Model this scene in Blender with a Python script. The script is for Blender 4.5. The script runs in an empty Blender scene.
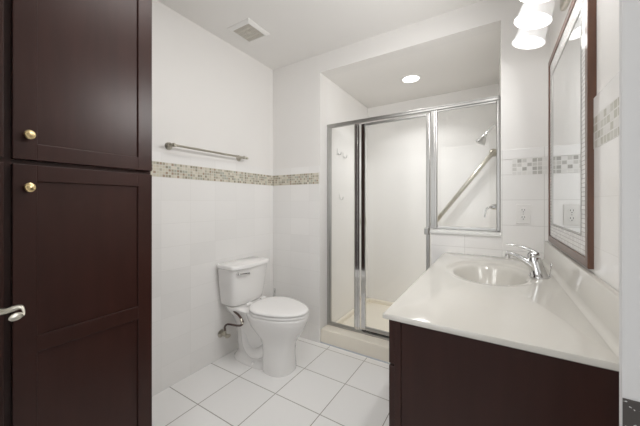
import bpy, bmesh, math, random
from mathutils import Vector, Matrix
random.seed(7)
PI = math.pi
S = bpy.context.scene
COL = S.collection

# ------------------------------------------------------------------ camera
H = 1.182
cd = bpy.data.cameras.new('camera'); cam = bpy.data.objects.new('camera', cd); COL.objects.link(cam)
cam.location = (0, 0, H)
cam.rotation_euler = (PI/2, 0, math.radians(32.0))
cd.sensor_fit = 'HORIZONTAL'; cd.sensor_width = 36.0; cd.lens = 36.0*280/640
cd.shift_y = -10.0/640; cd.clip_start = 0.02
S.camera = cam

# ------------------------------------------------------------------ light and exposure
S.view_settings.view_transform = 'Standard'; S.view_settings.look = 'None'
S.view_settings.gamma = 1.0; S.view_settings.use_curve_mapping = False
S.view_settings.exposure = 0.12
S.cycles.max_bounces = 16; S.cycles.diffuse_bounces = 12; S.cycles.glossy_bounces = 6; S.cycles.transparent_max_bounces = 16
w = bpy.data.worlds.new('world'); S.world = w; w.use_nodes = True
w.node_tree.nodes['Background'].inputs[0].default_value = (0.93, 0.96, 1.0, 1)
w.node_tree.nodes['Background'].inputs[1].default_value = 0.3

def area(name, loc, rot, sx, sy, power, color):
    l = bpy.data.lights.new(name, 'AREA'); l.shape = 'RECTANGLE'; l.size = sx; l.size_y = sy
    l.energy = power; l.color = color
    o = bpy.data.objects.new(name, l); COL.objects.link(o); o.location = loc; o.rotation_euler = rot
    return o
# added fill lights, doorway and ceiling, with no fixture; then the vanity lamp's glow
LP = dict(door=6.3, ceil=5.5, van=11.5, bulb=0.26, down=4.6)
area('doorway_fill', (-0.40, -0.57, 1.42), (math.radians(90), 0, 0), 0.66, 1.3, LP['door'], (0.985, 0.99, 1.0))
area('ceiling_fill', (-0.70, 0.75, 2.42), (0, 0, 0), 0.5, 0.5, LP['ceil'], (1.0, 0.985, 0.965))
area('vanity_lamp_glow', (0.13, 1.30, 1.965), (0, math.radians(84), 0), 0.12, 0.60, LP['van'], (1.0, 0.99, 0.98))

# ------------------------------------------------------------------ materials
def new_mat(name):
    m = bpy.data.materials.new(name); m.use_nodes = True
    nt = m.node_tree; b = nt.nodes['Principled BSDF']
    return m, nt, b
def pbr(name, col, rough=0.5, metal=0.0, noise=0.0, nscale=40, bump=0.0, spec=0.5, coat=0.0, stretch=None):
    m, nt, b = new_mat(name)
    b.inputs['Base Color'].default_value = (*col, 1); b.inputs['Roughness'].default_value = rough
    b.inputs['Metallic'].default_value = metal; b.inputs['Specular IOR Level'].default_value = spec
    b.inputs['Coat Weight'].default_value = coat; b.inputs['Coat Roughness'].default_value = 0.15
    g = nt.nodes.new('ShaderNodeNewGeometry')
    src = g.outputs['Position']
    if stretch:
        mp = nt.nodes.new('ShaderNodeMapping'); mp.inputs['Scale'].default_value = stretch
        nt.links.new(src, mp.inputs[0]); src = mp.outputs[0]
    n = nt.nodes.new('ShaderNodeTexNoise'); n.inputs['Scale'].default_value = nscale; n.inputs['Detail'].default_value = 4
    nt.links.new(src, n.inputs['Vector'])
    if noise:
        r = nt.nodes.new('ShaderNodeMapRange'); r.inputs[3].default_value = 1-noise; r.inputs[4].default_value = 1+noise
        nt.links.new(n.outputs[0], r.inputs[0])
        v = nt.nodes.new('ShaderNodeVectorMath'); v.operation = 'SCALE'; v.inputs[0].default_value = col
        nt.links.new(r.outputs[0], v.inputs['Scale']); nt.links.new(v.outputs[0], b.inputs['Base Color'])
    if bump:
        bp = nt.nodes.new('ShaderNodeBump'); bp.inputs['Strength'].default_value = bump; bp.inputs['Distance'].default_value = 0.002
        nt.links.new(n.outputs[0], bp.inputs['Height']); nt.links.new(bp.outputs[0], b.inputs['Normal'])
    return m
def tile(name, axes, tw, th, off, col, grout, mortar, rough=0.2, colors=None, bump=0.3):
    """tiles laid out in world axes; colors = list for a random mosaic"""
    m, nt, b = new_mat(name)
    g = nt.nodes.new('ShaderNodeNewGeometry'); sp = nt.nodes.new('ShaderNodeSeparateXYZ'); cb = nt.nodes.new('ShaderNodeCombineXYZ')
    nt.links.new(g.outputs['Position'], sp.inputs[0])
    for k, a in enumerate(axes):
        ad = nt.nodes.new('ShaderNodeMath'); ad.operation = 'SUBTRACT'; ad.inputs[1].default_value = off[k] - 50*(tw, th)[k]
        nt.links.new(sp.outputs[a], ad.inputs[0]); nt.links.new(ad.outputs[0], cb.inputs[k])
    br = nt.nodes.new('ShaderNodeTexBrick'); br.offset = 0; br.squash = 1
    br.inputs['Scale'].default_value = 1; br.inputs['Mortar Size'].default_value = mortar; br.inputs['Mortar Smooth'].default_value = 0.2
    br.inputs['Brick Width'].default_value = tw; br.inputs['Row Height'].default_value = th
    nt.links.new(cb.outputs[0], br.inputs['Vector'])
    mix = nt.nodes.new('ShaderNodeMix'); mix.data_type = 'RGBA'
    nt.links.new(br.outputs['Fac'], mix.inputs[0])
    mix.inputs[7].default_value = (*grout, 1)
    dv = nt.nodes.new('ShaderNodeVectorMath'); dv.operation = 'DIVIDE'; dv.inputs[1].default_value = (tw, th, 1)
    fl = nt.nodes.new('ShaderNodeVectorMath'); fl.operation = 'FLOOR'
    wn = nt.nodes.new('ShaderNodeTexWhiteNoise'); wn.noise_dimensions = '3D'
    nt.links.new(cb.outputs[0], dv.inputs[0]); nt.links.new(dv.outputs[0], fl.inputs[0]); nt.links.new(fl.outputs[0], wn.inputs[0])
    if colors:
        cr = nt.nodes.new('ShaderNodeValToRGB'); cr.color_ramp.interpolation = 'CONSTANT'
        el = cr.color_ramp.elements
        while len(el) < len(colors): el.new(0.5)
        for i, c in enumerate(colors): el[i].position = i/len(colors); el[i].color = (*c, 1)
        nt.links.new(wn.outputs[0], cr.inputs[0]); nt.links.new(cr.outputs[0], mix.inputs[6])
    else:
        r = nt.nodes.new('ShaderNodeMapRange'); r.inputs[3].default_value = 0.975; r.inputs[4].default_value = 1.02
        v = nt.nodes.new('ShaderNodeVectorMath'); v.operation = 'SCALE'; v.inputs[0].default_value = col
        nt.links.new(wn.outputs[0], r.inputs[0]); nt.links.new(r.outputs[0], v.inputs['Scale']); nt.links.new(v.outputs[0], mix.inputs[6])
    nt.links.new(mix.outputs[2], b.inputs['Base Color'])
    b.inputs['Roughness'].default_value = rough
    bp = nt.nodes.new('ShaderNodeBump'); bp.invert = True; bp.inputs['Strength'].default_value = bump; bp.inputs['Distance'].default_value = 0.001
    nt.links.new(br.outputs['Fac'], bp.inputs['Height']); nt.links.new(bp.outputs[0], b.inputs['Normal'])
    return m
def glass(name, tint=(0.995, 0.998, 0.996)):
    m = bpy.data.materials.new(name); m.use_nodes = True; nt = m.node_tree
    nt.nodes.remove(nt.nodes['Principled BSDF'])
    out = nt.nodes['Material Output']
    t = nt.nodes.new('ShaderNodeBsdfTransparent'); t.inputs[0].default_value = (*tint, 1)
    gl = nt.nodes.new('ShaderNodeBsdfGlossy'); gl.inputs['Roughness'].default_value = 0.02
    fr = nt.nodes.new('ShaderNodeFresnel'); fr.inputs[0].default_value = 1.28
    mx = nt.nodes.new('ShaderNodeMixShader')
    nt.links.new(fr.outputs[0], mx.inputs[0]); nt.links.new(t.outputs[0], mx.inputs[1]); nt.links.new(gl.outputs[0], mx.inputs[2])
    nt.links.new(mx.outputs[0], out.inputs[0])
    return m
def emit(name, col, strength, base=(0.9, 0.9, 0.9)):
    m, nt, b = new_mat(name)
    b.inputs['Base Color'].default_value = (*base, 1); b.inputs['Roughness'].default_value = 0.25
    b.inputs['Emission Color'].default_value = (*col, 1); b.inputs['Emission Strength'].default_value = strength
    return m

PAINT = pbr('white_wall_paint', (0.80, 0.785, 0.765), 0.6, noise=0.01, nscale=6)
CEILP = pbr('ceiling_paint', (0.82, 0.805, 0.785), 0.8, noise=0.01, nscale=5)
TRIM = pbr('white_trim_paint', (0.78, 0.78, 0.76), 0.35, noise=0.01)
TL_YZ = tile('white_wall_tile_side', ('Y', 'Z'), 0.2, 0.15, (0.96, 0), (0.86, 0.85, 0.835), (0.80, 0.79, 0.77), 0.0013, 0.12, bump=0.12)
TL_XZ = tile('white_wall_tile_back', ('X', 'Z'), 0.2, 0.15, (0.036, 0), (0.86, 0.85, 0.835), (0.66, 0.65, 0.63), 0.0014, 0.12, bump=0.2)
TL_XZF = tile('white_wall_tile_back_left', ('X', 'Z'), 0.2, 0.15, (0.036, 0), (0.86, 0.85, 0.835), (0.79, 0.78, 0.76), 0.0013, 0.12, bump=0.2)
MOS = [(0.45, 0.42, 0.33), (0.60, 0.57, 0.47), (0.38, 0.35, 0.26), (0.68, 0.63, 0.54), (0.30, 0.27, 0.20), (0.58, 0.52, 0.42), (0.40, 0.41, 0.34), (0.62, 0.58, 0.47), (0.38, 0.29, 0.21)]
MOSG = (0.68, 0.66, 0.59)
MO_YZ = tile('stone_mosaic_side', ('Y', 'Z'), 0.01896, 0.01896, (0, 1.3445), MOSG, MOSG, 0.0020, 0.3, MOS, 0.5)
MO_XZ = tile('stone_mosaic_back', ('X', 'Z'), 0.01896, 0.01896, (0, 1.3445), MOSG, MOSG, 0.0020, 0.3, MOS, 0.5)
MOB = [(0.72, 0.71, 0.69), (0.80, 0.79, 0.77), (0.50, 0.49, 0.46), (0.74, 0.73, 0.70), (0.62, 0.61, 0.58), (0.78, 0.77, 0.74), (0.42, 0.41, 0.38), (0.76, 0.75, 0.73)]
MO_PALE = tile('pale_mosaic_back', ('X', 'Z'), 0.0237, 0.0237, (0.062, 1.3445), MOSG, (0.80, 0.79, 0.77), 0.0022, 0.3, MOB, 0.5)
MO_RIGHT = tile('pale_mosaic_side', ('Y', 'Z'), 0.026, 0.0237, (0, 1.3445), MOSG, (0.74, 0.73, 0.70), 0.0022, 0.25, [(0.55, 0.54, 0.49), (0.66, 0.65, 0.61), (0.48, 0.47, 0.40), (0.70, 0.69, 0.66)], 0.5)
MO_MIR = tile('mirror_border_mosaic', ('Y', 'Z'), 0.030, 0.0145, (0, 0), MOSG, (0.42, 0.41, 0.39), 0.0013, 0.2, [(0.72, 0.71, 0.70), (0.66, 0.65, 0.64), (0.76, 0.75, 0.74)], 0.5)
FLOOR = tile('floor_tile', ('X', 'Y'), 0.325, 0.312, (-1.155, 1.326), (0.90, 0.895, 0.885), (0.36, 0.34, 0.31), 0.0028, 0.30)
WOOD = pbr('dark_cherry_wood', (0.034, 0.0125, 0.0095), 0.33, noise=0.35, nscale=7, stretch=(4, 4, 0.5), spec=0.30)
WOODF = pbr('walnut_mirror_frame', (0.105, 0.043, 0.022), 0.3, noise=0.35, nscale=12, stretch=(6, 6, 0.6), coat=0.2)
DARKGAP = pbr('dark_cabinet_interior', (0.012, 0.006, 0.005), 0.7)
CHROME = pbr('chrome', (0.72, 0.72, 0.72), 0.10, 1.0)
SILVER = pbr('satin_silver_metal', (0.49, 0.485, 0.47), 0.30, 1.0)
NICKEL = pbr('brushed_nickel', (0.55, 0.52, 0.45), 0.3, 1.0, noise=0.06, nscale=80)
BRASS = pbr('satin_brass', (0.78, 0.62, 0.34), 0.28, 1.0, noise=0.08, nscale=120)
PORC = pbr('white_porcelain', (0.86, 0.85, 0.835), 0.10, noise=0.01, nscale=4, coat=0.5)
SEATP = pbr('white_seat_plastic', (0.88, 0.87, 0.86), 0.2, noise=0.01, nscale=4)
MARBLE = pbr('cultured_marble', (0.63, 0.61, 0.565), 0.10, noise=0.012, nscale=5)
ACRYL = pbr('shower_surround', (0.88, 0.87, 0.855), 0.22, noise=0.01, nscale=3)
CREAM = pbr('cream_shower_base', (0.87, 0.82, 0.72), 0.3, noise=0.02, nscale=5)
HOSE = pbr('dark_braided_hose', (0.055, 0.022, 0.015), 0.35, noise=0.4, nscale=300)
PLAST = pbr('white_plastic', (0.80, 0.79, 0.77), 0.35, noise=0.01)
SLOT = pbr('dark_slot', (0.03, 0.03, 0.03), 0.6)
GRILL = pbr('vent_grille_beige', (0.62, 0.59, 0.53), 0.5, noise=0.03)
RUBBER = pbr('black_rubber', (0.02, 0.02, 0.02), 0.5)
GLASS = glass('clear_glass')
MIRROR = pbr('mirror_silver', (0.90, 0.92, 0.92), 0.0, 1.0)
SHADE = emit('frosted_shade_glass', (1.0, 0.98, 0.95), 0.34, base=(0.6, 0.6, 0.6))
BULB = emit('lit_bulb', (1.0, 0.98, 0.95), 1.5)
LENS = emit('lit_downlight_lens', (1.0, 0.98, 0.95), 3.5)
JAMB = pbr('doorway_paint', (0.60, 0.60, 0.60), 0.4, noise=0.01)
def worn_metal():
    m, nt, b = new_mat('paint_speckled_bronze')
    g = nt.nodes.new('ShaderNodeNewGeometry'); n = nt.nodes.new('ShaderNodeTexNoise'); n.inputs['Scale'].default_value = 140
    r = nt.nodes.new('ShaderNodeValToRGB'); r.color_ramp.elements[0].position = 0.66; r.color_ramp.elements[1].position = 0.69
    r.color_ramp.elements[0].color = (0.055, 0.048, 0.045, 1); r.color_ramp.elements[1].color = (0.6, 0.6, 0.6, 1)
    nt.links.new(g.outputs['Position'], n.inputs['Vector']); nt.links.new(n.outputs[0], r.inputs[0]); nt.links.new(r.outputs[0], b.inputs['Base Color'])
    b.inputs['Roughness'].default_value = 0.5
    return m
STRIKE = worn_metal()

# ------------------------------------------------------------------ helpers
def box(bm, x0, x1, y0, y1, z0, z1, bev=0.0, seg=2):
    r = bmesh.ops.create_cube(bm, size=1.0)
    vs = r['verts']
    for v in vs:
        v.co = Vector((x0 if v.co.x < 0 else x1, y0 if v.co.y < 0 else y1, z0 if v.co.z < 0 else z1))
    if bev:
        es = list({e for v in vs for e in v.link_edges})
        bmesh.ops.bevel(bm, geom=es, offset=bev, segments=seg, affect='EDGES', profile=0.5)
    return bm
def ring_loft(bm, rings, cap0=True, cap1=True, close=False):
    vr = [[bm.verts.new(p) for p in r] for r in rings]
    n = len(vr[0])
    pairs = list(zip(vr[:-1], vr[1:]))
    if close: pairs.append((vr[-1], vr[0]))
    for a, b in pairs:
        for i in range(n):
            j = (i+1) % n
            bm.faces.new((a[i], a[j], b[j], b[i]))
    if not close:
        if cap0: bm.faces.new(list(reversed(vr[0])))
        if cap1: bm.faces.new(vr[-1])
    return vr
def ring_prism(pts, z0, z1):
    bm = bmesh.new(); ring_loft(bm, [[Vector((x, y, z)) for x, y in pts] for z in (z0, z1)]); return bm
def frame_at(d):
    d = d.normalized(); up = Vector((0, 0, 1)) if abs(d.z) < 0.95 else Vector((0, 1, 0))
    a = d.cross(up).normalized(); return a, a.cross(d).normalized()
def smooth_pts(pts, n=6):
    P = [Vector(p) for p in pts]
    if len(P) < 3: return P
    Q = [P[0]*2-P[1]] + P + [P[-1]*2-P[-2]]; out = []
    for i in range(1, len(Q)-2):
        for k in range(n):
            t = k/n; a, b, c, d = Q[i-1:i+3]
            out.append(0.5*((2*b)+(c-a)*t+(2*a-5*b+4*c-d)*t*t+(3*b-a-3*c+d)*t**3))
    out.append(P[-1]); return out
def tube(bm, pts, r, seg=16, smooth=False, flat=1.0):
    """r a number or one radius per input point"""
    rs = r if isinstance(r, (list, tuple)) else [r]*len(pts)
    if smooth:
        P = smooth_pts(pts, 6); m = len(P)
        rr = []
        for i in range(m):
            f = i/(m-1)*(len(rs)-1); k = min(int(f), len(rs)-2); rr.append(rs[k]+(rs[k+1]-rs[k])*(f-k))
    else: P = [Vector(p) for p in pts]; rr = rs
    a, b = frame_at(P[1]-P[0]); rings = []
    for i, p in enumerate(P):
        d = (P[min(i+1, len(P)-1)]-P[max(i-1, 0)]).normalized()
        a = (a - d*a.dot(d)).normalized(); b = d.cross(a).normalized()
        rings.append([p+a*math.cos(2*PI*k/seg)*rr[i]+b*math.sin(2*PI*k/seg)*rr[i]*flat for k in range(seg)])
    ring_loft(bm, rings); return bm
def lathe(bm, prof, center, axis=(0, 0, 1), seg=32, sx=1.0, sy=1.0, cap0=True, cap1=True):
    """prof = [(radius, distance along the axis)...]"""
    ax = Vector(axis).normalized(); a, b = frame_at(ax); c = Vector(center)
    ring_loft(bm, [[c+ax*h+a*math.cos(2*PI*k/seg)*r*sx+b*math.sin(2*PI*k/seg)*r*sy for k in range(seg)] for r, h in prof], cap0, cap1)
    return bm
def sup(cx, cy, z, rx, ry, n=48, p=2.0, rxb=None):
    """superellipse ring; rxb = a different radius on the -x side"""
    out = []
    for k in range(n):
        t = 2*PI*k/n; c, s = math.cos(t), math.sin(t)
        R = rx if c >= 0 or rxb is None else rxb
        out.append(Vector((cx+R*math.copysign(abs(c)**(2/p), c), cy+ry*math.copysign(abs(s)**(2/p), s), z)))
    return out
def obj(name, bm, mat, parent=None, smooth=False, kind=None, label=None, cat=None, group=None, mats=None, shift=True):
    bmesh.ops.recalc_face_normals(bm, faces=bm.faces)
    me = bpy.data.meshes.new(name)
    if parent is not None and shift:
        o0 = Vector(parent.location)
        q = parent.parent
        while q is not None: o0 += Vector(q.location); q = q.parent
        bmesh.ops.translate(bm, vec=-o0, verts=bm.verts)
    bm.to_mesh(me); bm.free()
    for m in (mats or [mat]): me.materials.append(m)
    if smooth:
        me.polygons.foreach_set('use_smooth', [True]*len(me.polygons))
        me.set_sharp_from_angle(angle=math.radians(40 if smooth is True else 19 if smooth == 30 else smooth))
    o = bpy.data.objects.new(name, me); COL.objects.link(o)
    if parent is not None: o.parent = parent
    if kind: o['kind'] = kind
    if label: o['label'] = label
    if cat: o['category'] = cat
    if group: o['group'] = group
    return o
def thing(name, loc, label, cat, group=None):
    o = bpy.data.objects.new(name, None); COL.objects.link(o); o.location = loc; o.empty_display_size = 0.05
    o['label'] = label; o['category'] = cat
    if group: o['group'] = group
    return o
B = bmesh.new
def bx(*a, **k): return box(B(), *a, **k)
def struct(name, bm, mat, parent=None, smooth=False):
    return obj(name, bm, mat, parent, smooth, kind=None if parent else 'structure')

# ------------------------------------------------------------------ room constants
XL, XR, YB, YF, ZC = -1.78, 0.26, 2.01, -0.60, 2.44
OX0, OX1, ZO = -1.256, 0.030, 2.285      # shower opening
YS = 3.06                                # shower back wall
YD = 2.142                               # plane of the glass enclosure
CURB = 0.113

struct('floor', bx(XL-0.1, XR+0.1, YF-0.1, YB, -0.08, 0), FLOOR)
struct('ceiling', bx(XL-0.1, XR+0.1, YF-0.1, YB+0.1, ZC, ZC+0.08), CEILP)
wl = struct('wall_left', bx(XL-0.1, XL, YF-0.1, YB, 0, ZC), PAINT)
struct('wall_tile', bx(XL, XL+0.006, 0.64, YB, 0, 1.3445), TL_YZ, wl)
struct('mosaic_band', bx(XL, XL+0.007, 0.64, YB, 1.3445, 1.4393), MO_YZ, wl)
struct('cap_tile', bx(XL, XL+0.006, 0.64, YB, 1.4393, 1.499), TL_YZ, wl)
# back wall, pierced by the shower opening (the low wall closes its right part)
bm = B()
box(bm, XL-0.1, OX0, YB, YB+0.10, 0, ZC)
box(bm, OX0, OX1, YB, YB+0.10, ZO, ZC)
box(bm, OX1, XR+0.1, YB, YB+0.10, 0, ZC)
wb = struct('wall_back', bm, PAINT)
struct('wall_tile', bx(XL+0.006, OX0-0.001, YB-0.006, YB, 0, 1.3445), TL_XZF, wb)
struct('mosaic_band', bx(XL+0.007, OX0-0.012, YB-0.007, YB, 1.3445, 1.4393), MO_XZ, wb)
struct('cap_tile', bx(XL+0.006, OX0-0.001, YB-0.006, YB, 1.4393, 1.499), TL_XZF, wb)
struct('wall_tile', bx(OX1, XR, YB-0.006, YB, 0.0, 1.3445), TL_XZ, wb)
struct('mosaic_band', bx(OX1+0.055, XR, YB-0.007, YB, 1.3445, 1.4393), MO_PALE, wb)
struct('edge_tile', bx(OX1, OX1+0.055, YB-0.006, YB, 1.3445, 1.4393, bev=0.001), TL_XZ, wb)
struct('cap_tile', bx(OX1, XR, YB-0.010, YB, 1.4393, 1.499, bev=0.003), TL_XZ, wb)
wr = struct('wall_right', bx(XR, XR+0.1, YF-0.1, YB, 0, ZC), PAINT)
struct('wall_tile', bx(XR-0.006, XR, 0.621, YB, 0, 1.3445), TL_YZ, wr)
struct('mosaic_band', bx(XR-0.007, XR, 0.621, YB, 1.3445, 1.4393), MO_RIGHT, wr)
struct('cap_tile', bx(XR-0.007, XR, 0.621, YB, 1.4393, 1.499, bev=0.001), TL_YZ, wr)
# wall by the entry with a doorway
bm = B()
box(bm, XL-0.1, -0.78, YF-0.1, YF, 0, ZC); box(bm, 0.10, XR+0.1, YF-0.1, YF, 0, ZC); box(bm, -0.78, 0.10, YF-0.1, YF, 2.05, ZC)
struct('wall_front', bm, PAINT)
# short projecting wall end beside the camera
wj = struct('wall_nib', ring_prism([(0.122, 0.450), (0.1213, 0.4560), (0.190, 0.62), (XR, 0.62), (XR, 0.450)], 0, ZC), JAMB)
# low wall under the fixed glass and its cap
wk = struct('wall_knee', bx(-0.362, OX1, YB, YB+0.16, 0, 0.978), ACRYL)
struct('wall_tile', bx(-0.364, OX1, YB-0.006, YB, 0, 0.978), TL_XZ, wk)
struct('trim_1', bx(-0.374, OX1+0.003, YB-0.016, YB+0.165, 0.978, 0.998, bev=0.004), TRIM)
struct('trim_2', bx(XL, XL+0.012, 0.632, 0.660, 0, ZC), TRIM)

# shower alcove
struct('wall_shower_left', bx(OX0-0.1, OX0, YB+0.10, YS, 0, ZO), ACRYL)
struct('wall_shower_right', bx(OX1, OX1+0.1, YB+0.10, YS, 0, ZO), ACRYL)
struct('wall_shower_back', bx(OX0-0.1, OX1+0.1, YS, YS+0.1, 0, ZO), ACRYL)
struct('ceiling_shower', bx(OX0-0.1, OX1+0.1, YB+0.10, YS+0.1, ZO, ZO+0.1), CEILP)

# ------------------------------------------------------------------ shower base
t = thing('shower_tray', (-0.61, 2.5, 0), 'cream shower base with raised curb below the glass enclosure', 'shower base')
obj('curb', bx(OX0+0.001, -0.366, YB+0.012, YD+0.045, 0.0, CURB, bev=0.008), CREAM, t, 30)
bm = B()
n0 = [(OX0+0.001, YD+0.045), (OX1-0.001, YD+0.045+0.0), (OX1-0.001, YS-0.001), (OX0+0.001, YS-0.001)]
box(bm, OX0+0.001, OX1-0.001, YD+0.0465, YS-0.001, 0.0, 0.045)
# rounded upstand all round
box(bm, OX0+0.001, OX0+0.03, YD+0.0465, YS-0.001, 0.04, 0.085, bev=0.010)
box(bm, OX1-0.03, OX1-0.001, YD+0.0465, YS-0.001, 0.04, 0.085, bev=0.010)
box(bm, OX0+0.001, OX1-0.001, YS-0.035, YS-0.001, 0.04, 0.085, bev=0.010)
obj('pan', bm, CREAM, t, 30)
obj('drain', lathe(B(), [(0.0, 0.0452), (0.05, 0.0452), (0.052, 0.047), (0.0, 0.048)], (-0.61, 2.6, 0), seg=24, cap0=False, cap1=False), CHROME, t, 30)

# ------------------------------------------------------------------ glass enclosure
ZH = 1.872
t = thing('shower_enclosure', (-0.61, YD, CURB), 'silver framed glass shower enclosure with hinged door on the cream curb', 'shower enclosure')
bm = B(); box(bm, OX0+0.001, OX1-0.001, YD-0.018, YD+0.018, ZH-0.030, ZH, bev=0.004)
box(bm, OX0+0.001, OX1-0.001, YD-0.024, YD-0.016, ZH-0.012, ZH-0.003, bev=0.002)
obj('header', bm, SILVER, t, 30)
obj('wall_jamb', bx(OX0+0.001, OX0+0.026, YD-0.018, YD+0.018, CURB, ZH-0.030, bev=0.004), SILVER, t, 30)
obj('wall_jamb', bx(OX1-0.022, OX1-0.001, YD-0.018, YD+0.018, 0.999, ZH-0.030, bev=0.004), SILVER, t, 30)
obj('sill', bx(OX0+0.001, -0.376, YD-0.022, YD+0.022, CURB, CURB+0.020, bev=0.005), SILVER, t, 30)
def post(x0, x1, z0):
    b_ = B(); box(b_, x0, x1, YD-0.018, YD+0.018, z0, ZH-0.030, bev=0.004)
    box(b_, x0+0.35*(x1-x0), x1-0.35*(x1-x0), YD-0.022, YD-0.015, z0, ZH-0.032, bev=0.002); return b_
obj('post', post(-0.988, -0.945, CURB+0.02), CHROME, t, 30)
obj('post', post(-0.392, -0.350, 0.999), SILVER, t, 30)
obj('glazing_channel', bx(-0.350, OX1-0.022, YD-0.014, YD+0.014, 0.999, 1.020, bev=0.003), SILVER, t, 30)
obj('glazing_channel', bx(-0.350, OX1-0.022, YD-0.010, YD+0.010, ZH-0.042, ZH-0.030, bev=0.002), SILVER, t, 30)
for a, b_ in ((OX0+0.026, OX0+0.034), (-0.996, -0.988)):
    obj('glazing_bead', bx(a, b_, YD-0.012, YD+0.012, CURB+0.02, ZH-0.030, bev=0.002), SILVER, t, 30)
obj('glass_panel', bx(OX0+0.030, -0.990, YD-0.003, YD+0.003, CURB+0.02, ZH-0.030), GLASS, t)
obj('glass_panel', bx(-0.352, OX1-0.020, YD-0.003, YD+0.003, 1.018, ZH-0.036), GLASS, t)
# door: stiles, rails, glass, sweep, latch
dz0, dz1 = CURB+0.030, ZH-0.040
door = bpy.data.objects.new('door', None); COL.objects.link(door); door.parent = t
bm = B()
box(bm, -0.934, -0.896, YD-0.014, YD+0.014, dz0, dz1, bev=0.004)
obj('stile', bm, CHROME, door, 30)
obj('stile', bx(-0.424, -0.398, YD-0.014, YD+0.014, dz0, dz1, bev=0.004), SILVER, door, 30)
obj('rail', bx(-0.896, -0.424, YD-0.012, YD+0.012, dz1-0.018, dz1, bev=0.003), SILVER, door, 30)
obj('rail', bx(-0.896, -0.424, YD-0.012, YD+0.012, dz0, dz0+0.026, bev=0.003), SILVER, door, 30)
obj('glass', bx(-0.898, -0.422, YD-0.003, YD+0.003, dz0+0.02, dz1-0.014), GLASS, door)
obj('sweep', bx(-0.930, -0.400, YD-0.006, YD+0.004, dz0-0.008, dz0), RUBBER, door)
bm = B(); box(bm, -0.432, -0.402, YD-0.040, YD-0.014, 0.955, 1.005, bev=0.005)
obj('latch', bm, SILVER, door, 30)

# ------------------------------------------------------------------ shower fittings
def flange(bm, c, ax, r=0.036): return lathe(bm, [(r, 0.0), (r, 0.004), (r*0.85, 0.009), (r*0.5, 0.014), (r*0.42, 0.02)], c, ax, 28)
t = thing('grab_bar', (-0.25, YS, 1.3), 'long diagonal nickel grab bar on the shower back wall', 'grab bar')
p0, p1 = Vector((-0.53, YS, 0.965)), Vector((-0.012, YS, 1.650))
d = (p1-p0).normalized()
obj('bar', tube(B(), [p0+Vector((0, -0.004, 0)), p0+Vector((0, -0.03, 0))+d*0.004, p0+Vector((0, -0.052, 0))+d*0.03, p1+Vector((0, -0.052, 0))-d*0.03, p1+Vector((0, -0.03, 0))-d*0.004, p1+Vector((0, -0.004, 0))], 0.0185, 18), NICKEL, t, 40)
obj('flange', flange(B(), p0, (0, -1, 0)), NICKEL, t, 30); obj('flange', flange(B(), p1, (0, -1, 0)), NICKEL, t, 30)

t = thing('shower_head', (OX1, 2.62, 1.80), 'small chrome shower head angled down on a short wall arm', 'shower head')
a0 = Vector((OX1, 2.62, 1.80))
obj('arm', tube(B(), [a0, a0+Vector((-0.03, 0, 0.004)), a0+Vector((-0.06, 0, -0.02)), a0+Vector((-0.10, 0, -0.075))], 0.0085, 14, True), CHROME, t, 40)
obj('flange', flange(B(), a0, (-1, 0, 0), 0.03), CHROME, t, 30)
hd = Vector((-0.5, 0, -0.86)).normalized()
obj('head', lathe(B(), [(0.010, -0.01), (0.015, 0.0), (0.017, 0.018), (0.026, 0.03), (0.037, 0.066), (0.036, 0.074), (0.03, 0.076)], a0+Vector((-0.096, 0, -0.07)), hd, 28), SILVER, t, 30)

t = thing('shower_valve', (OX1, 2.60, 1.17), 'chrome lever shower valve on the right shower wall', 'shower valve')
v0 = Vector((OX1, 2.60, 1.15))
obj('escutcheon', lathe(B(), [(0.06, 0), (0.058, 0.006), (0.03, 0.014)], v0, (-1, 0, 0), 36), CHROME, t, 30)
obj('stem', lathe(B(), [(0.022, 0.010), (0.022, 0.045), (0.018, 0.055), (0.006, 0.058)], v0, (-1, 0, 0), 24), CHROME, t, 30)
obj('lever', tube(B(), [v0+Vector((-0.045, 0, 0)), v0+Vector((-0.075, 0, -0.004)), v0+Vector((-0.092, 0, -0.03)), v0+Vector((-0.100, -0.005, -0.085))], [0.009, 0.010, 0.008, 0.006], 12, True), CHROME, t, 40)

hooks = [(2.32, 1.655, 'upper left of three white adhesive hooks on the shower side wall'),
         (2.44, 1.640, 'upper right of three white adhesive hooks on the shower side wall'),
         (2.36, 1.238, 'lowest of three white adhesive hooks on the shower side wall')]
for y, z, lab in hooks:
    t = thing('robe_hook', (OX0, y, z), lab, 'hook', 'adhesive hooks in the shower')
    obj('backplate', bx(OX0, OX0+0.005, y-0.011, y+0.011, z-0.02, z+0.035, bev=0.002), PLAST, t, 30)
    obj('prong', tube(B(), [(OX0+0.004, y, z-0.004), (OX0+0.018, y, z-0.022), (OX0+0.034, y, z-0.016), (OX0+0.038, y, z+0.004)], 0.0040, 10, True), CHROME, t, 40)

def downlight(x, y, z):
    t = thing('recessed_light', (x, y, z), 'round lit recessed light in the shower ceiling', 'ceiling light')
    obj('trim_ring', lathe(B(), [(0.088, 0), (0.088, -0.004), (0.080, -0.009), (0.070, -0.007), (0.070, 0)], (x, y, z), seg=40, cap0=False, cap1=False), PLAST, t, 30)
    obj('lens', lathe(B(), [(0.0705, 0.0), (0.0705, -0.004), (0.04, -0.007), (0.0, -0.008)], (x, y, z), seg=40, cap0=False, cap1=False), LENS, t, 60)
downlight(-0.631, 2.53, ZO)
l = bpy.data.lights.new('downlight_lamp', 'AREA'); l.shape = 'DISK'; l.size = 0.14; l.spread = math.radians(125); l.energy = LP['down']; l.color = (1, 0.995, 0.985)
o = bpy.data.objects.new('downlight_lamp', l); COL.objects.link(o); o.location = (-0.631, 2.53, ZO-0.012)

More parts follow.
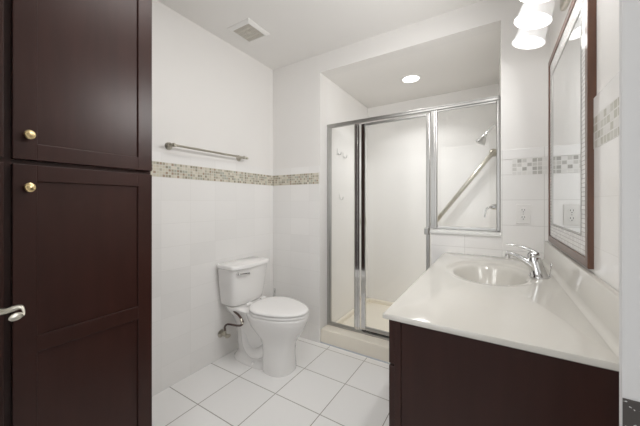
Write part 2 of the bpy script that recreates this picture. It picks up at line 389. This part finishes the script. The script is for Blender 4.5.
# ------------------------------------------------------------------ ceiling vent
vx, vy = -1.527, 1.462
t = thing('exhaust_vent', (vx, vy, ZC), 'square beige exhaust fan grille in the bathroom ceiling', 'ceiling vent')
bm = B(); hs = 0.108
rr = lambda h, z: [Vector((vx+a*h, vy+b_*h, z)) for a, b_ in ((-1, -1), (1, -1), (1, 1), (-1, 1))]
ring_loft(bm, [rr(hs, ZC), rr(hs, ZC-0.005), rr(hs-0.02, ZC-0.016), rr(hs-0.028, ZC-0.016), rr(hs-0.028, ZC)], False, False)
obj('frame', bm, PLAST, t)
bm = B()
for k in range(13):
    c = vx-0.078+k*0.013; box(bm, c-0.0035, c+0.0035, vy-0.08, vy+0.08, ZC-0.014, ZC-0.006)
for k in (-0.04, 0, 0.04): box(bm, vx-0.08, vx+0.08, vy+k-0.004, vy+k+0.004, ZC-0.015, ZC-0.007)
lathe(bm, [(0.016, -0.007), (0.016, -0.016), (0.012, -0.018)], (vx, vy, ZC), seg=20)
obj('grille', bm, GRILL, t)
obj('shade_backing', bx(vx-0.08, vx+0.08, vy-0.08, vy+0.08, ZC-0.004, ZC-0.001), pbr('vent_shadow_grey', (0.22, 0.2, 0.18), 0.8), t)  # flat dark backing; shade behind the slats is put into its colour

# ------------------------------------------------------------------ towel bar
t = thing('towel_bar', (XL, 1.28, 1.545), 'thin brushed nickel towel bar on the left wall', 'towel bar')
xb = XL+0.062
obj('bar', tube(B(), [(xb, 0.995, 1.548), (xb, 1.605, 1.548)], 0.0075, 16), NICKEL, t, 40)
for y in (1.010, 1.59):
    bm = B(); lathe(bm, [(0.024, 0), (0.024, 0.004), (0.018, 0.010), (0.009, 0.016), (0.008, 0.050), (0.013, 0.056), (0.014, 0.068), (0.008, 0.076)], (XL, y, 1.548), (1, 0, 0), 24)
    obj('bracket', bm, NICKEL, t, 40)
    s_ = -1 if y < 1.2 else 1
    obj('finial', lathe(B(), [(0.008, 0), (0.012, 0.006), (0.006, 0.012), (0.010, 0.02), (0.003, 0.030)], (xb, y+s_*0.02, 1.548), (0, s_, 0), 16), NICKEL, t, 40)

# ------------------------------------------------------------------ linen cabinet
XC = -1.23   # face of the doors
cy0, cy1 = -0.205, 0.634
t = thing('linen_cabinet', (-1.5, 0.2, 0), 'tall dark cherry linen cabinet with panelled doors and brass knobs', 'cabinet')
bm = B()
box(bm, XL+0.013, XC-0.040, cy0, cy1-0.001, 0.10, 2.30)
box(bm, XL+0.013, XC-0.09, cy0+0.01, cy1-0.012, 0.0, 0.10)
obj('body', bm, WOOD, t)
bm = B()   # face frame
fx0, fx1 = XC-0.040, XC-0.021
for a, b_ in ((cy0, cy0+0.03), (0.1985, 0.2285), (cy1-0.03, cy1-0.001)): box(bm, fx0, fx1, a, b_, 0.10, 2.30, bev=0.001)
for a, b_ in ((0.10, 0.13), (1.295, 1.330), (2.27, 2.30)): box(bm, fx0+0.0005, fx1-0.0005, cy0, cy1-0.001, a, b_)
obj('face_frame', bm, WOOD, t)
def panel_door(parent, y0, y1, z0, z1, rails, knob_y, knob_z):
    st = 0.054; bm = B()
    box(bm, XC-0.020, XC, y0, y0+st, z0, z1, bev=0.0018); box(bm, XC-0.020, XC, y1-st, y1, z0, z1, bev=0.0018)
    zs = [(z0, z0+0.052)] + rails + [(z1-0.052, z1)]
    for a, b_ in zs: box(bm, XC-0.020, XC, y0+st-0.001, y1-st+0.001, a, b_, bev=0.0018)
    d = obj('door', bm, WOOD, parent, 30)
    bm = B()
    for (a, b_), (c, e) in zip(zs[:-1], zs[1:]): box(bm, XC-0.016, XC-0.0075, y0+st-0.002, y1-st+0.002, b_-0.001, c+0.001)
    o = obj('panel', bm, WOOD, d, shift=False); o.parent = d
    bmv = o.data
    for v in bmv.vertices: v.co -= Vector(parent.location)
    bm = B(); c = (XC, knob_y, knob_z)
    lathe(bm, [(0.009, 0), (0.007, 0.006), (0.006, 0.013), (0.011, 0.017), (0.0150, 0.019), (0.0150, 0.0215), (0.0122, 0.0235), (0.0118, 0.0228), (0.0090, 0.0230), (0.006, 0.0255), (0.0, 0.0262)], c, (1, 0, 0), 32, sx=0.88, sy=0.94, cap1=False)
    o = obj('knob', bm, BRASS, d, 50, shift=False)
    for v in o.data.vertices: v.co -= Vector(parent.location)
    return d
panel_door(t, 0.224, 0.628, 1.3165, 2.285, [], 0.257, 1.392)
panel_door(t, 0.224, 0.628, 0.115, 1.3015, [(0.709, 0.761)], 0.257, 1.230)
panel_door(t, -0.200, 0.206, 1.3165, 2.285, [], 0.173, 1.392)
panel_door(t, -0.200, 0.206, 0.115, 1.3015, [(0.709, 0.761)], 0.173, 1.230)

# ------------------------------------------------------------------ toilet (faces +x, back against the left wall)
TY = 1.553; TX = XL+0.006
t = thing('toilet', (TX+0.35, TY, 0), 'white two piece toilet with closed lid against the left wall', 'toilet')
X = lambda v: TX+v
bm = B()
# bowl and front column, one lofted body: (z, back x, front x, half width, squareness)
secs = [(0.0, 0.355, 0.575, 0.113, 2.4), (0.020, 0.355, 0.577, 0.115, 2.4), (0.10, 0.355, 0.572, 0.112, 2.4), (0.19, 0.345, 0.582, 0.114, 2.3),
        (0.235, 0.32, 0.605, 0.124, 2.2), (0.275, 0.27, 0.632, 0.142, 2.15), (0.315, 0.235, 0.662, 0.163, 2.1), (0.355, 0.215, 0.682, 0.177, 2.1),
        (0.385, 0.205, 0.690, 0.183, 2.1), (0.400, 0.205, 0.690, 0.182, 2.1), (0.405, 0.21, 0.685, 0.177, 2.1)]
rings = []
for z, xb_, xf, hw, p in secs:
    cx = xb_+(xf-xb_)*0.42
    rg = sup(X(cx), TY, z, xf-cx, hw, 56, p, cx-xb_)
    for v in rg:
        c = (v.x-X(cx))/(xf-cx)
        if c > 0: v.y = TY+(v.y-TY)*(1-0.14*c*min(1, z/0.3))
    rings.append(rg)
ring_loft(bm, rings)
# rear trapway body, narrower
secs = [(0.0, 0.05, 0.42, 0.110, 3.0), (0.018, 0.05, 0.42, 0.110, 3.0), (0.035, 0.06, 0.42, 0.092, 3.0), (0.06, 0.07, 0.42, 0.075, 3.0), (0.20, 0.05, 0.42, 0.078, 2.8),
        (0.28, 0.04, 0.40, 0.095, 2.8), (0.34, 0.035, 0.36, 0.125, 3.2), (0.385, 0.02, 0.33, 0.155, 3.6), (0.405, 0.02, 0.33, 0.160, 3.8), (0.412, 0.025, 0.32, 0.155, 3.8)]
rings = []
for z, xb_, xf, hw, p in secs:
    cx = (xb_+xf)/2; rings.append(sup(X(cx), TY, z, xf-cx, hw, 56, p))
ring_loft(bm, rings)
# trapway bulge showing in the side recess
for s in (-1, 1):
    tube(bm, [(X(0.40), TY+s*0.055, 0.16), (X(0.33), TY+s*0.066, 0.10), (X(0.26), TY+s*0.066, 0.085), (X(0.20), TY+s*0.064, 0.13), (X(0.17), TY+s*0.055, 0.22), (X(0.14), TY+s*0.05, 0.30)], [0.035, 0.040, 0.040, 0.036, 0.036, 0.03], 16, True)
obj('bowl', bm, PORC, t, 50)
for s in (-1, 1):
    obj('bolt_cap', lathe(B(), [(0.013, 0), (0.013, 0.008), (0.008, 0.016), (0.0, 0.018)], (X(0.29), TY+s*0.096, 0.017), seg=18, cap1=False), PORC, t, 50)
# seat and lid
def seat_ring(z, g, n=64):
    r_ = sup(X(0.40), TY, z, 0.292-g, 0.184-g, n, 2.05, 0.160-g)
    for v in r_:
        c = (v.x-X(0.40))/0.292
        v.y = TY+(v.y-TY)*(1-0.11*c if c > 0 else 1+0.10*c)
    return r_
bm = B(); ring_loft(bm, [seat_ring(0.408, 0.006), seat_ring(0.410, 0.001), seat_ring(0.420, 0.0), seat_ring(0.425, 0.004)])
obj('seat', bm, SEATP, t, 50)
bm = B(); ring_loft(bm, [seat_ring(0.4275, 0.006), seat_ring(0.430, 0.0), seat_ring(0.438, -0.001), seat_ring(0.4445, 0.006), seat_ring(0.4475, 0.03), seat_ring(0.449, 0.09), seat_ring(0.4495, 0.14)])
obj('seat_lid', bm, SEATP, t, 60)
for s in (-1, 1):
    obj('seat_hinge', tube(B(), [(X(0.228), TY+s*0.075-0.022, 0.434), (X(0.228), TY+s*0.075+0.022, 0.434)], 0.012, 16), SEATP, t, 40)
# tank with a bowed front
def tank_ring(z, w, d, bow=0.062):
    x0 = 0.012; w2 = w/2; pts = []; xs = x0+d-bow; r = 0.018
    def arc(cx, cy, r_, a0, a1, m=5):
        for i in range(m+1):
            a = a0+(a1-a0)*i/m; pts.append((cx+r_*math.cos(a), cy+r_*math.sin(a)))
    arc(x0+r, w2-r, r, PI/2, PI); arc(x0+r, -w2+r, r, PI, 1.5*PI)
    m = 28
    for i in range(m+1):   # flattened bow from the near side to the far side
        a = -PI/2+PI*i/m
        pts.append((xs+bow*abs(math.cos(a))**0.72, w2*math.copysign(abs(math.sin(a))**0.80, math.sin(a))))
    return [Vector((X(px), TY+py, z)) for px, py in pts]
TW = 0.375
bm = B(); ring_loft(bm, [tank_ring(0.418, TW-0.07, 0.155), tank_ring(0.426, TW-0.055, 0.166), tank_ring(0.46, TW-0.045, 0.174), tank_ring(0.60, TW-0.015, 0.190), tank_ring(0.695, TW, 0.198)])
obj('tank', bm, PORC, t, 50)
bm = B(); ring_loft(bm, [tank_ring(0.6955, TW+0.008, 0.206), tank_ring(0.699, TW+0.018, 0.213), tank_ring(0.716, TW+0.018, 0.213), tank_ring(0.724, TW+0.010, 0.208), tank_ring(0.7275, TW-0.010, 0.195)])
obj('tank_lid', bm, PORC, t, 50)
ly, lz = TY-0.142, 0.668
bm = B(); lathe(bm, [(0.012, -0.004), (0.012, 0.008), (0.009, 0.012)], (X(0.186), ly, lz), (0.9, -0.43, 0), 20)
tube(bm, [(X(0.190), ly-0.004, lz), (X(0.212), ly-0.008, lz), (X(0.226), ly+0.022, lz-0.002), (X(0.233), ly+0.070, lz-0.008)], [0.009, 0.010, 0.0075, 0.010], 12, True)
obj('flush_lever', bm, CHROME, t, 40)
# water shut-off valve and hose on the wall
vy0, vz0 = 1.412, 0.186
t = thing('shutoff_valve', (TX, vy0, vz0), 'chrome water shut-off valve with dark hose on the wall beside toilet', 'valve')
bm = B(); lathe(bm, [(0.030, 0), (0.028, 0.004), (0.012, 0.010), (0.009, 0.012), (0.009, 0.035)], (TX, vy0, vz0), (1, 0, 0), 24)
tube(bm, [(TX+0.030, vy0, vz0), (TX+0.062, vy0, vz0)], 0.013, 16)
tube(bm, [(TX+0.048, vy0, vz0), (TX+0.048, vy0, vz0+0.034)], 0.009, 16)
obj('body', bm, NICKEL, t, 40)
bm = B(); lathe(bm, [(0.006, 0), (0.006, 0.012), (0.018, 0.014), (0.020, 0.020), (0.018, 0.026), (0.006, 0.028)], (TX+0.060, vy0, vz0), (1, 0, 0), 20, sx=1.2, sy=0.7)
obj('handle', bm, NICKEL, t, 40)
hp = [(TX+0.048, vy0, vz0+0.034), (TX+0.052, vy0-0.006, vz0+0.065), (TX+0.10, vy0-0.020, vz0+0.100), (TX+0.19, vy0-0.032, vz0+0.118), (TX+0.262, vy0-0.044, vz0+0.138), (TX+0.285, vy0-0.044, vz0+0.168), (TX+0.235, vy0-0.032, vz0+0.197), (TX+0.155, vy0-0.008, vz0+0.205), (TX+0.100, vy0+0.030, vz0+0.212), (TX+0.090, vy0+0.040, 0.412)]
obj('supply_hose', tube(B(), hp, 0.0075, 12, True), HOSE, t, 60)
obj('coupling_nut', lathe(B(), [(0.013, 0), (0.016, 0.004), (0.016, 0.018), (0.012, 0.022)], (TX+0.090, vy0+0.040, 0.395), seg=8), PLAST, t, 30)
obj('hose_collar', tube(B(), [Vector(hp[5])+Vector((0.002, 0, -0.012)), Vector(hp[5])+Vector((-0.020, 0, 0.016))], 0.011, 14), NICKEL, t, 40)

t = thing('toilet_brush', (-1.69, 1.93, 0), 'slim toilet brush handle in the corner behind the toilet', 'toilet brush')
obj('holder', lathe(B(), [(0.045, 0), (0.046, 0.005), (0.040, 0.12), (0.037, 0.122), (0.035, 0.03), (0, 0.03)], (-1.69, 1.93, 0), seg=28, cap1=False), PLAST, t, 30)
obj('handle', lathe(B(), [(0.012, 0.032), (0.006, 0.14), (0.006, 0.34), (0.009, 0.36), (0.009, 0.405), (0.004, 0.412)], (-1.69, 1.93, 0), seg=16), CHROME, t, 40)

# ------------------------------------------------------------------ outlet
ox0, ox1, oz0, oz1 = 0.104, 0.174, 1.061, 1.175; yo = YB-0.006
t = thing('electrical_outlet', (0.139, yo, 1.118), 'white duplex electrical outlet on the back wall tiles', 'outlet')
obj('cover_plate', bx(ox0, ox1, yo-0.006, yo, oz0, oz1, bev=0.003), PLAST, t, 30)
for zc in (1.139, 1.097):
    r_ = obj('receptacle', lathe(B(), [(0.0165, 0.0), (0.0165, 0.002), (0.0155, 0.0028)], (0.139, yo-0.006, zc), (0, -1, 0), 28, sx=1.0, sy=0.86), PLAST, t, 30)
    bm = B()
    for dx in (-0.006, 0.006): box(bm, 0.139+dx-0.0012, 0.139+dx+0.0012, yo-0.0092, yo-0.0088, zc-0.001, zc+0.008)
    lathe(bm, [(0.0025, 0.0088-0.006), (0.0025, 0.0092-0.006)], (0.139, yo-0.006, zc-0.008), (0, -1, 0), 12)
    o = obj('slots', bm, SLOT, r_, shift=False)
    for v in o.data.vertices: v.co -= Vector(t.location)
obj('screw', lathe(B(), [(0.003, 0), (0.003, 0.001), (0.001, 0.0015)], (0.139, yo-0.006, 1.118), (0, -1, 0), 12), SILVER, t, 30)

# ------------------------------------------------------------------ vanity
ZT = 0.859; XW = XR-0.006
vx0, vx1, vy_0, vy_1 = -0.252, XW-0.001, 0.815, YB-0.008
t = thing('vanity_cabinet', (0, 1.4, 0), 'dark cherry vanity cabinet under the white sink top', 'cabinet')
bm = B()
box(bm, vx0+0.02, vx1, vy_0+0.004, vy_0+0.020, 0.0, ZT-0.019)             # near side panel
box(bm, vx0+0.02, vx1, vy_1-0.018, vy_1, 0.0, ZT-0.019)
box(bm, vx0+0.02, vx1, vy_0+0.020, vy_1-0.018, 0.10, 0.118)
box(bm, vx1-0.012, vx1, vy_0+0.020, vy_1-0.018, 0.118, ZT-0.019)
box(bm, vx0+0.07, vx0+0.085, vy_0+0.020, vy_1-0.018, 0.0, 0.10)
obj('body', bm, WOOD, t)
bm = B()
for a, b_ in ((vy_0, vy_0+0.04), (1.38, 1.42), (vy_1-0.04, vy_1)): box(bm, vx0, vx0+0.02, a, b_, 0.10, ZT-0.019, bev=0.001)
for a, b_ in ((0.10, 0.14), (0.685, 0.715), (ZT-0.045, ZT-0.019)): box(bm, vx0+0.0005, vx0+0.0195, vy_0+0.0005, vy_1-0.0005, a, b_)
obj('face_frame', bm, WOOD, t)
vf = vx0-0.018
def front(kind, y0, y1, z0, z1, ky, kz):
    bm = B(); st = 0.052 if kind == 'door' else 0.032
    box(bm, vf, vx0, y0, y0+st, z0, z1, bev=0.0018); box(bm, vf, vx0, y1-st, y1, z0, z1, bev=0.0018)
    box(bm, vf, vx0, y0+st-0.001, y1-st+0.001, z0, z0+st, bev=0.0018); box(bm, vf, vx0, y0+st-0.001, y1-st+0.001, z1-st, z1, bev=0.0018)
    box(bm, vf+0.008, vx0-0.002, y0+st-0.002, y1-st+0.002, z0+st-0.002, z1-st+0.002)
    d = obj(kind, bm, WOOD, t, 30)
    o = obj('knob', lathe(B(), [(0.009, 0), (0.006, 0.006), (0.006, 0.013), (0.015, 0.021), (0.015, 0.024), (0.007, 0.0285), (0.0, 0.0295)], (vf, ky, kz), (-1, 0, 0), 24, cap1=False), BRASS, d, 50, shift=False)
    for v in o.data.vertices: v.co -= Vector(t.location)
for y0, y1, ky in ((0.822, 1.397, 1.36), (1.403, 1.985, 1.44)):
    front('drawer', y0, y1, 0.703, 0.832, (y0+y1)/2, 0.767)
    front('door', y0, y1, 0.115, 0.697, ky, 0.64)

# countertop with the integral oval basin
kx0, kx1, ky0, ky1 = -0.280, XW-0.001, 0.795, YB-0.0075
sx_, sy_ = -0.025, 1.545
t = thing('countertop', (0, 1.4, ZT), 'glossy white vanity top with moulded oval basin and backsplash', 'countertop')
angs = sorted(set([2*PI*k/96 for k in range(96)] + [math.atan2(cy-sy_, cx-sx_) % (2*PI) for cx in (kx0, kx1-0.018) for cy in (ky0, ky1)]))
kxi = kx1-0.018
def rect(a, g, z):
    c, s = math.cos(a), math.sin(a); ts = []
    if c > 1e-9: ts.append((kxi-g-sx_)/c)
    if c < -1e-9: ts.append((kx0+g-sx_)/c)
    if s > 1e-9: ts.append((ky1-g-sy_)/s)
    if s < -1e-9: ts.append((ky0+g-sy_)/s)
    t_ = min(ts); return Vector((sx_+c*t_, sy_+s*t_, z))
def ell(a, rx, ry, z):
    c, s = math.cos(a), math.sin(a); k = 1/math.sqrt((c/rx)**2+(s/ry)**2); return Vector((sx_+c*k, sy_+s*k, z))
zb = ZT-0.018
prof = [('r', 0.004, zb), ('r', 0.0, zb+0.003), ('r', 0.0, ZT-0.004), ('r', 0.0015, ZT-0.001), ('r', 0.005, ZT),
        ('e', 0.188, 0.262, ZT), ('e', 0.182, 0.255, ZT-0.001), ('e', 0.176, 0.247, ZT-0.004), ('e', 0.164, 0.226, ZT-0.006), ('e', 0.155, 0.205, ZT-0.0085),
        ('e', 0.149, 0.194, ZT-0.014), ('e', 0.141, 0.184, ZT-0.027), ('e', 0.130, 0.170, ZT-0.052), ('e', 0.112, 0.148, ZT-0.084), ('e', 0.088, 0.12, ZT-0.115), ('e', 0.05, 0.065, ZT-0.127), ('e', 0.022, 0.022, ZT-0.130),
        ('e', 0.022, 0.022, ZT-0.138), ('e', 0.05, 0.065, ZT-0.136), ('e', 0.095, 0.13, ZT-0.123), ('e', 0.130, 0.175, ZT-0.090), ('e', 0.150, 0.195, ZT-0.055), ('e', 0.165, 0.215, zb)]
bm = B()
ring_loft(bm, [[rect(a, g1, z) if k == 'r' else ell(a, g1, g2, z) for a in angs] for (k, g1, *rest) in [(p[0], p[1]) + tuple(p[2:]) for p in prof] for g2, z in [(rest[0], rest[1]) if k == 'e' else (0, rest[0])]], close=True)
obj('top', bm, MARBLE, t, 35)
bm = B()
ys = (ky0, ky1); pr = [(kx1, zb), (kx1, 0.966), (kx1-0.002, 0.969), (kx1-0.014, 0.969), (kx1-0.018, 0.965), (kx1-0.020, ZT+0.020), (kx1-0.0225, ZT+0.010), (kx1-0.028, ZT+0.003), (kx1-0.036, ZT+0.0006), (kx1-0.0185, ZT+0.0003), (kx1-0.0182, zb)]
ring_loft(bm, [[Vector((a, y, z)) for a, z in pr] for y in ys])
obj('backsplash', bm, MARBLE, t, 50)
obj('drain', lathe(B(), [(0.021, -0.1295), (0.021, -0.127), (0.016, -0.126), (0.012, -0.128), (0.011, -0.122), (0.0, -0.121)], (sx_, sy_, ZT), seg=24, cap1=False), CHROME, t, 40)
obj('overflow', lathe(B(), [(0.009, -0.0005), (0.009, 0.0012), (0.005, 0.0015)], (sx_-0.143, sy_, ZT-0.040), (1, 0, 0.25), 16), CHROME, t, 40)

# ------------------------------------------------------------------ faucet
fx, fy = 0.163, 1.545
t = thing('faucet', (fx, fy, ZT), 'chrome single lever faucet behind the oval basin', 'faucet')
bm = B()
rings = []
for z, dx, rx, ry in ((0, 0, 0.037, 0.036), (0.004, 0, 0.037, 0.036), (0.009, -0.001, 0.033, 0.031), (0.030, -0.005, 0.030, 0.027), (0.055, -0.011, 0.028, 0.025), (0.075, -0.016, 0.026, 0.024), (0.086, -0.018, 0.023, 0.021)):
    rings.append(sup(fx+dx, fy, ZT+z, rx, ry, 36, 2.1))
ring_loft(bm, rings)
obj('body', bm, CHROME, t, 50)
sp_ = [(fx-0.005, fy, ZT+0.030), (fx-0.034, fy, ZT+0.055), (fx-0.064, fy, ZT+0.076), (fx-0.096, fy, ZT+0.091), (fx-0.119, fy, ZT+0.096)]
obj('spout', tube(B(), sp_, [0.024, 0.019, 0.0145, 0.0120, 0.0110], 20, True, 0.85), CHROME, t, 60)
obj('aerator', lathe(B(), [(0.009, 0.004), (0.0095, -0.010), (0.0085, -0.018), (0.006, -0.0185)], (fx-0.114, fy, ZT+0.086), seg=20), CHROME, t, 40)
bm = B()
lathe(bm, [(0.022, 0), (0.0235, 0.006), (0.021, 0.015), (0.013, 0.023), (0.0, 0.025)], (fx-0.018, fy, ZT+0.0875), (-0.35, 0, 1), 28, cap1=False)
tube(bm, [(fx-0.012, fy, ZT+0.104), (fx-0.036, fy, ZT+0.118), (fx-0.066, fy, ZT+0.128), (fx-0.100, fy, ZT+0.133), (fx-0.118, fy, ZT+0.133)], [0.018, 0.016, 0.012, 0.0105, 0.008], 18, True, 0.45)
obj('lever', bm, CHROME, t, 60)
obj('lift_rod', lathe(B(), [(0.0025, 0), (0.0025, 0.045), (0.006, 0.052), (0.006, 0.060), (0.003, 0.064)], (fx+0.037, fy, ZT), (0.12, 0, 1), 14), CHROME, t, 40)

# ------------------------------------------------------------------ mirror
my0, my1, mz0, mz1 = 1.157, 1.905, 0.981, 1.926; xf_ = 0.2395
t = thing('wall_mirror', (XW, 1.55, 1.45), 'dark wood framed mirror with pale mosaic border above vanity', 'mirror')
def pframe(x_back, x_front, g0, g1, bev=0.0015):
    b_ = B(); rr = lambda g, x: [Vector((x, my0+g if a < 0 else my1-g, mz0+g if c < 0 else mz1-g)) for a, c in ((-1, -1), (1, -1), (1, 1), (-1, 1))]
    e = 0.002
    ring_loft(b_, [rr(g0, x_back), rr(g0, x_front+e), rr(g0+e, x_front), rr(g1-e, x_front), rr(g1, x_front+e), rr(g1, x_back)], close=True); return b_
xbk = XR-0.0003
obj('frame', pframe(xbk, xf_, 0, 0.030), WOODF, t, 30)
obj('mosaic_border', pframe(xbk, xf_+0.004, 0.0301, 0.093), MO_MIR, t, 30)
obj('bead', pframe(xbk, xf_+0.0025, 0.0931, 0.099), SILVER, t, 30)
obj('mirror_glass', bx(xf_+0.0055, xbk, my0+0.0992, my1-0.0992, mz0+0.0992, mz1-0.0992), MIRROR, t)

# ------------------------------------------------------------------ vanity light
LZ = 2.058; sy0 = [1.715, 1.52, 1.325, 1.13]
t = thing('vanity_light', (XR, 1.42, LZ), 'nickel vanity light bar with white bell shades above the mirror', 'light fixture')
bm = B(); ring_loft(bm, [[Vector((XR-dx, 1.422+v.x*(1-g), LZ-0.005+v.y*(1-g*4))) for v in sup(0, 0, 0, 0.20, 0.05, 48, 3.0)] for dx, g in ((0, 0), (0.010, 0), (0.016, 0.03), (0.018, 0.08))])
obj('backplate', bm, NICKEL, t, 40)
obj('crossbar', tube(B(), [(XR-0.050, 1.10, LZ+0.02), (XR-0.050, 1.745, LZ+0.02)], 0.007, 14), NICKEL, t, 40)
for k, y in enumerate(sy0):
    sx0 = 0.166; tilt = Vector((-0.30, 0, -1)).normalized()
    top = Vector((sx0, y, LZ+0.005))
    a = obj('arm', tube(B(), [(XR-0.016 if 1.22 < y < 1.62 else XR-0.05, min(max(y, 1.24), 1.60) if 1.22 < y < 1.62 else y, LZ-0.0 if 1.22 < y < 1.62 else LZ+0.02), (XR-0.05, y, LZ+0.022), (XR-0.075, y, LZ+0.038), (sx0+0.008, y, LZ+0.036), top], 0.006, 12, True), NICKEL, t, 50)
    obj('socket', lathe(B(), [(0.010, -0.012), (0.022, -0.004), (0.024, 0.014), (0.022, 0.02)], top, tilt, 24), NICKEL, t, 40)
    bm = B()
    lathe(bm, [(0.022, 0.002), (0.040, 0.006), (0.054, 0.018), (0.060, 0.038), (0.061, 0.060), (0.064, 0.080), (0.070, 0.095), (0.068, 0.096), (0.061, 0.080), (0.058, 0.060), (0.057, 0.039), (0.051, 0.021), (0.038, 0.010), (0.022, 0.005)], top, tilt, 40, cap0=False, cap1=False)
    obj('shade', bm, SHADE, t, 60)
    obj('bulb', lathe(B(), [(0.012, 0.018), (0.014, 0.030), (0.024, 0.046), (0.029, 0.062), (0.026, 0.078), (0.014, 0.088), (0.0, 0.090)], top, tilt, 24, cap1=False), BULB, t, 60)
    l = bpy.data.lights.new('vanity_bulb_light', 'POINT'); l.energy = LP['bulb']; l.shadow_soft_size = 0.03; l.color = (1, 0.985, 0.965)
    o = bpy.data.objects.new('vanity_bulb_light', l); COL.objects.link(o); o.location = top+tilt*0.15

# ------------------------------------------------------------------ entry door (open, beside the camera) and strike plate
dd = bpy.data.objects.new('door_1', None); COL.objects.link(dd); dd['kind'] = 'structure'
fe = Vector((-1.035, 0.135, 0)); hg = Vector((-0.765, -0.585, 0)); u = (hg-fe).normalized(); nn = Vector((-u.y, u.x, 0))
if nn.x < 0: nn = -nn
L_ = (hg-fe).length
dd.location = fe; dd.rotation_euler = (0, 0, math.atan2(u.y, u.x))   # local x runs to the hinge, local +y = nn
def loc_obj(name, bm, mat, sm=False, par=dd): return obj(name, bm, mat, par, sm, shift=False)
bm = B(); sgn = 1
box(bm, 0, L_, -0.035, 0.0, 0.01, 2.03, bev=0.002)
leaf = loc_obj('door_leaf', bm, TRIM)
hx, hz = 0.055, 0.940
hdl = loc_obj('door_handle', lathe(B(), [(0.030, 0), (0.029, 0.004), (0.018, 0.009), (0.011, 0.012), (0.0105, 0.03)], (hx, 0.0, hz), (0, 1, 0), 28), NICKEL, 30)
def wloc(p): return dd.matrix_basis.inverted() @ Vector(p)
bm = B()
tube(bm, [wloc(p) for p in [(-1.022, 0.118, 0.935), (-0.998, 0.140, 0.929), (-0.978, 0.161, 0.928), (-0.957, 0.169, 0.932)]], [0.0085, 0.0085, 0.0080, 0.006], 16, True)
tube(bm, [wloc(p) for p in [(-0.962, 0.166, 0.931), (-0.947, 0.176, 0.937), (-0.938, 0.183, 0.940), (-0.930, 0.186, 0.936), (-0.922, 0.186, 0.928), (-0.917, 0.184, 0.924)]], [0.0065, 0.0070, 0.0055, 0.0030, 0.0022, 0.0022], 14, True)
o = loc_obj('lever', bm, NICKEL, 60, hdl)
bm = B()
a, b_ = wloc((-0.917, 0.184, 0.929)), wloc((-0.930, 0.163, 0.918)); ax = (b_-a)
n_ = 14
rings = []
e1, e2 = frame_at(ax)
for i in range(n_+1):
    t_ = i/n_; r_ = max(0.0006, math.sin(PI*t_)**0.5*0.0088)
    rings.append([a+ax*t_+e1*math.cos(2*PI*k/20)*r_*0.55+e2*math.sin(2*PI*k/20)*r_ for k in range(20)])
ring_loft(bm, rings)
loc_obj('lever_scroll', bm, NICKEL, 60, hdl)
t = thing('strike_plate', (0.14, 0.45, 0.9), 'dark paint-speckled strike plate on the grey wall end, bottom right', 'strike plate')
obj('plate', bx(0.1222, 0.185, 0.4485, 0.4500, 0.845, 0.962, bev=0.0005), STRIKE, t, 30)
for z in (0.935, 0.872):
    obj('screw', tube(B(), [(0.150, 0.4474, z), (0.150, 0.4486, z)], 0.0045, 14), SILVER, t, 30)
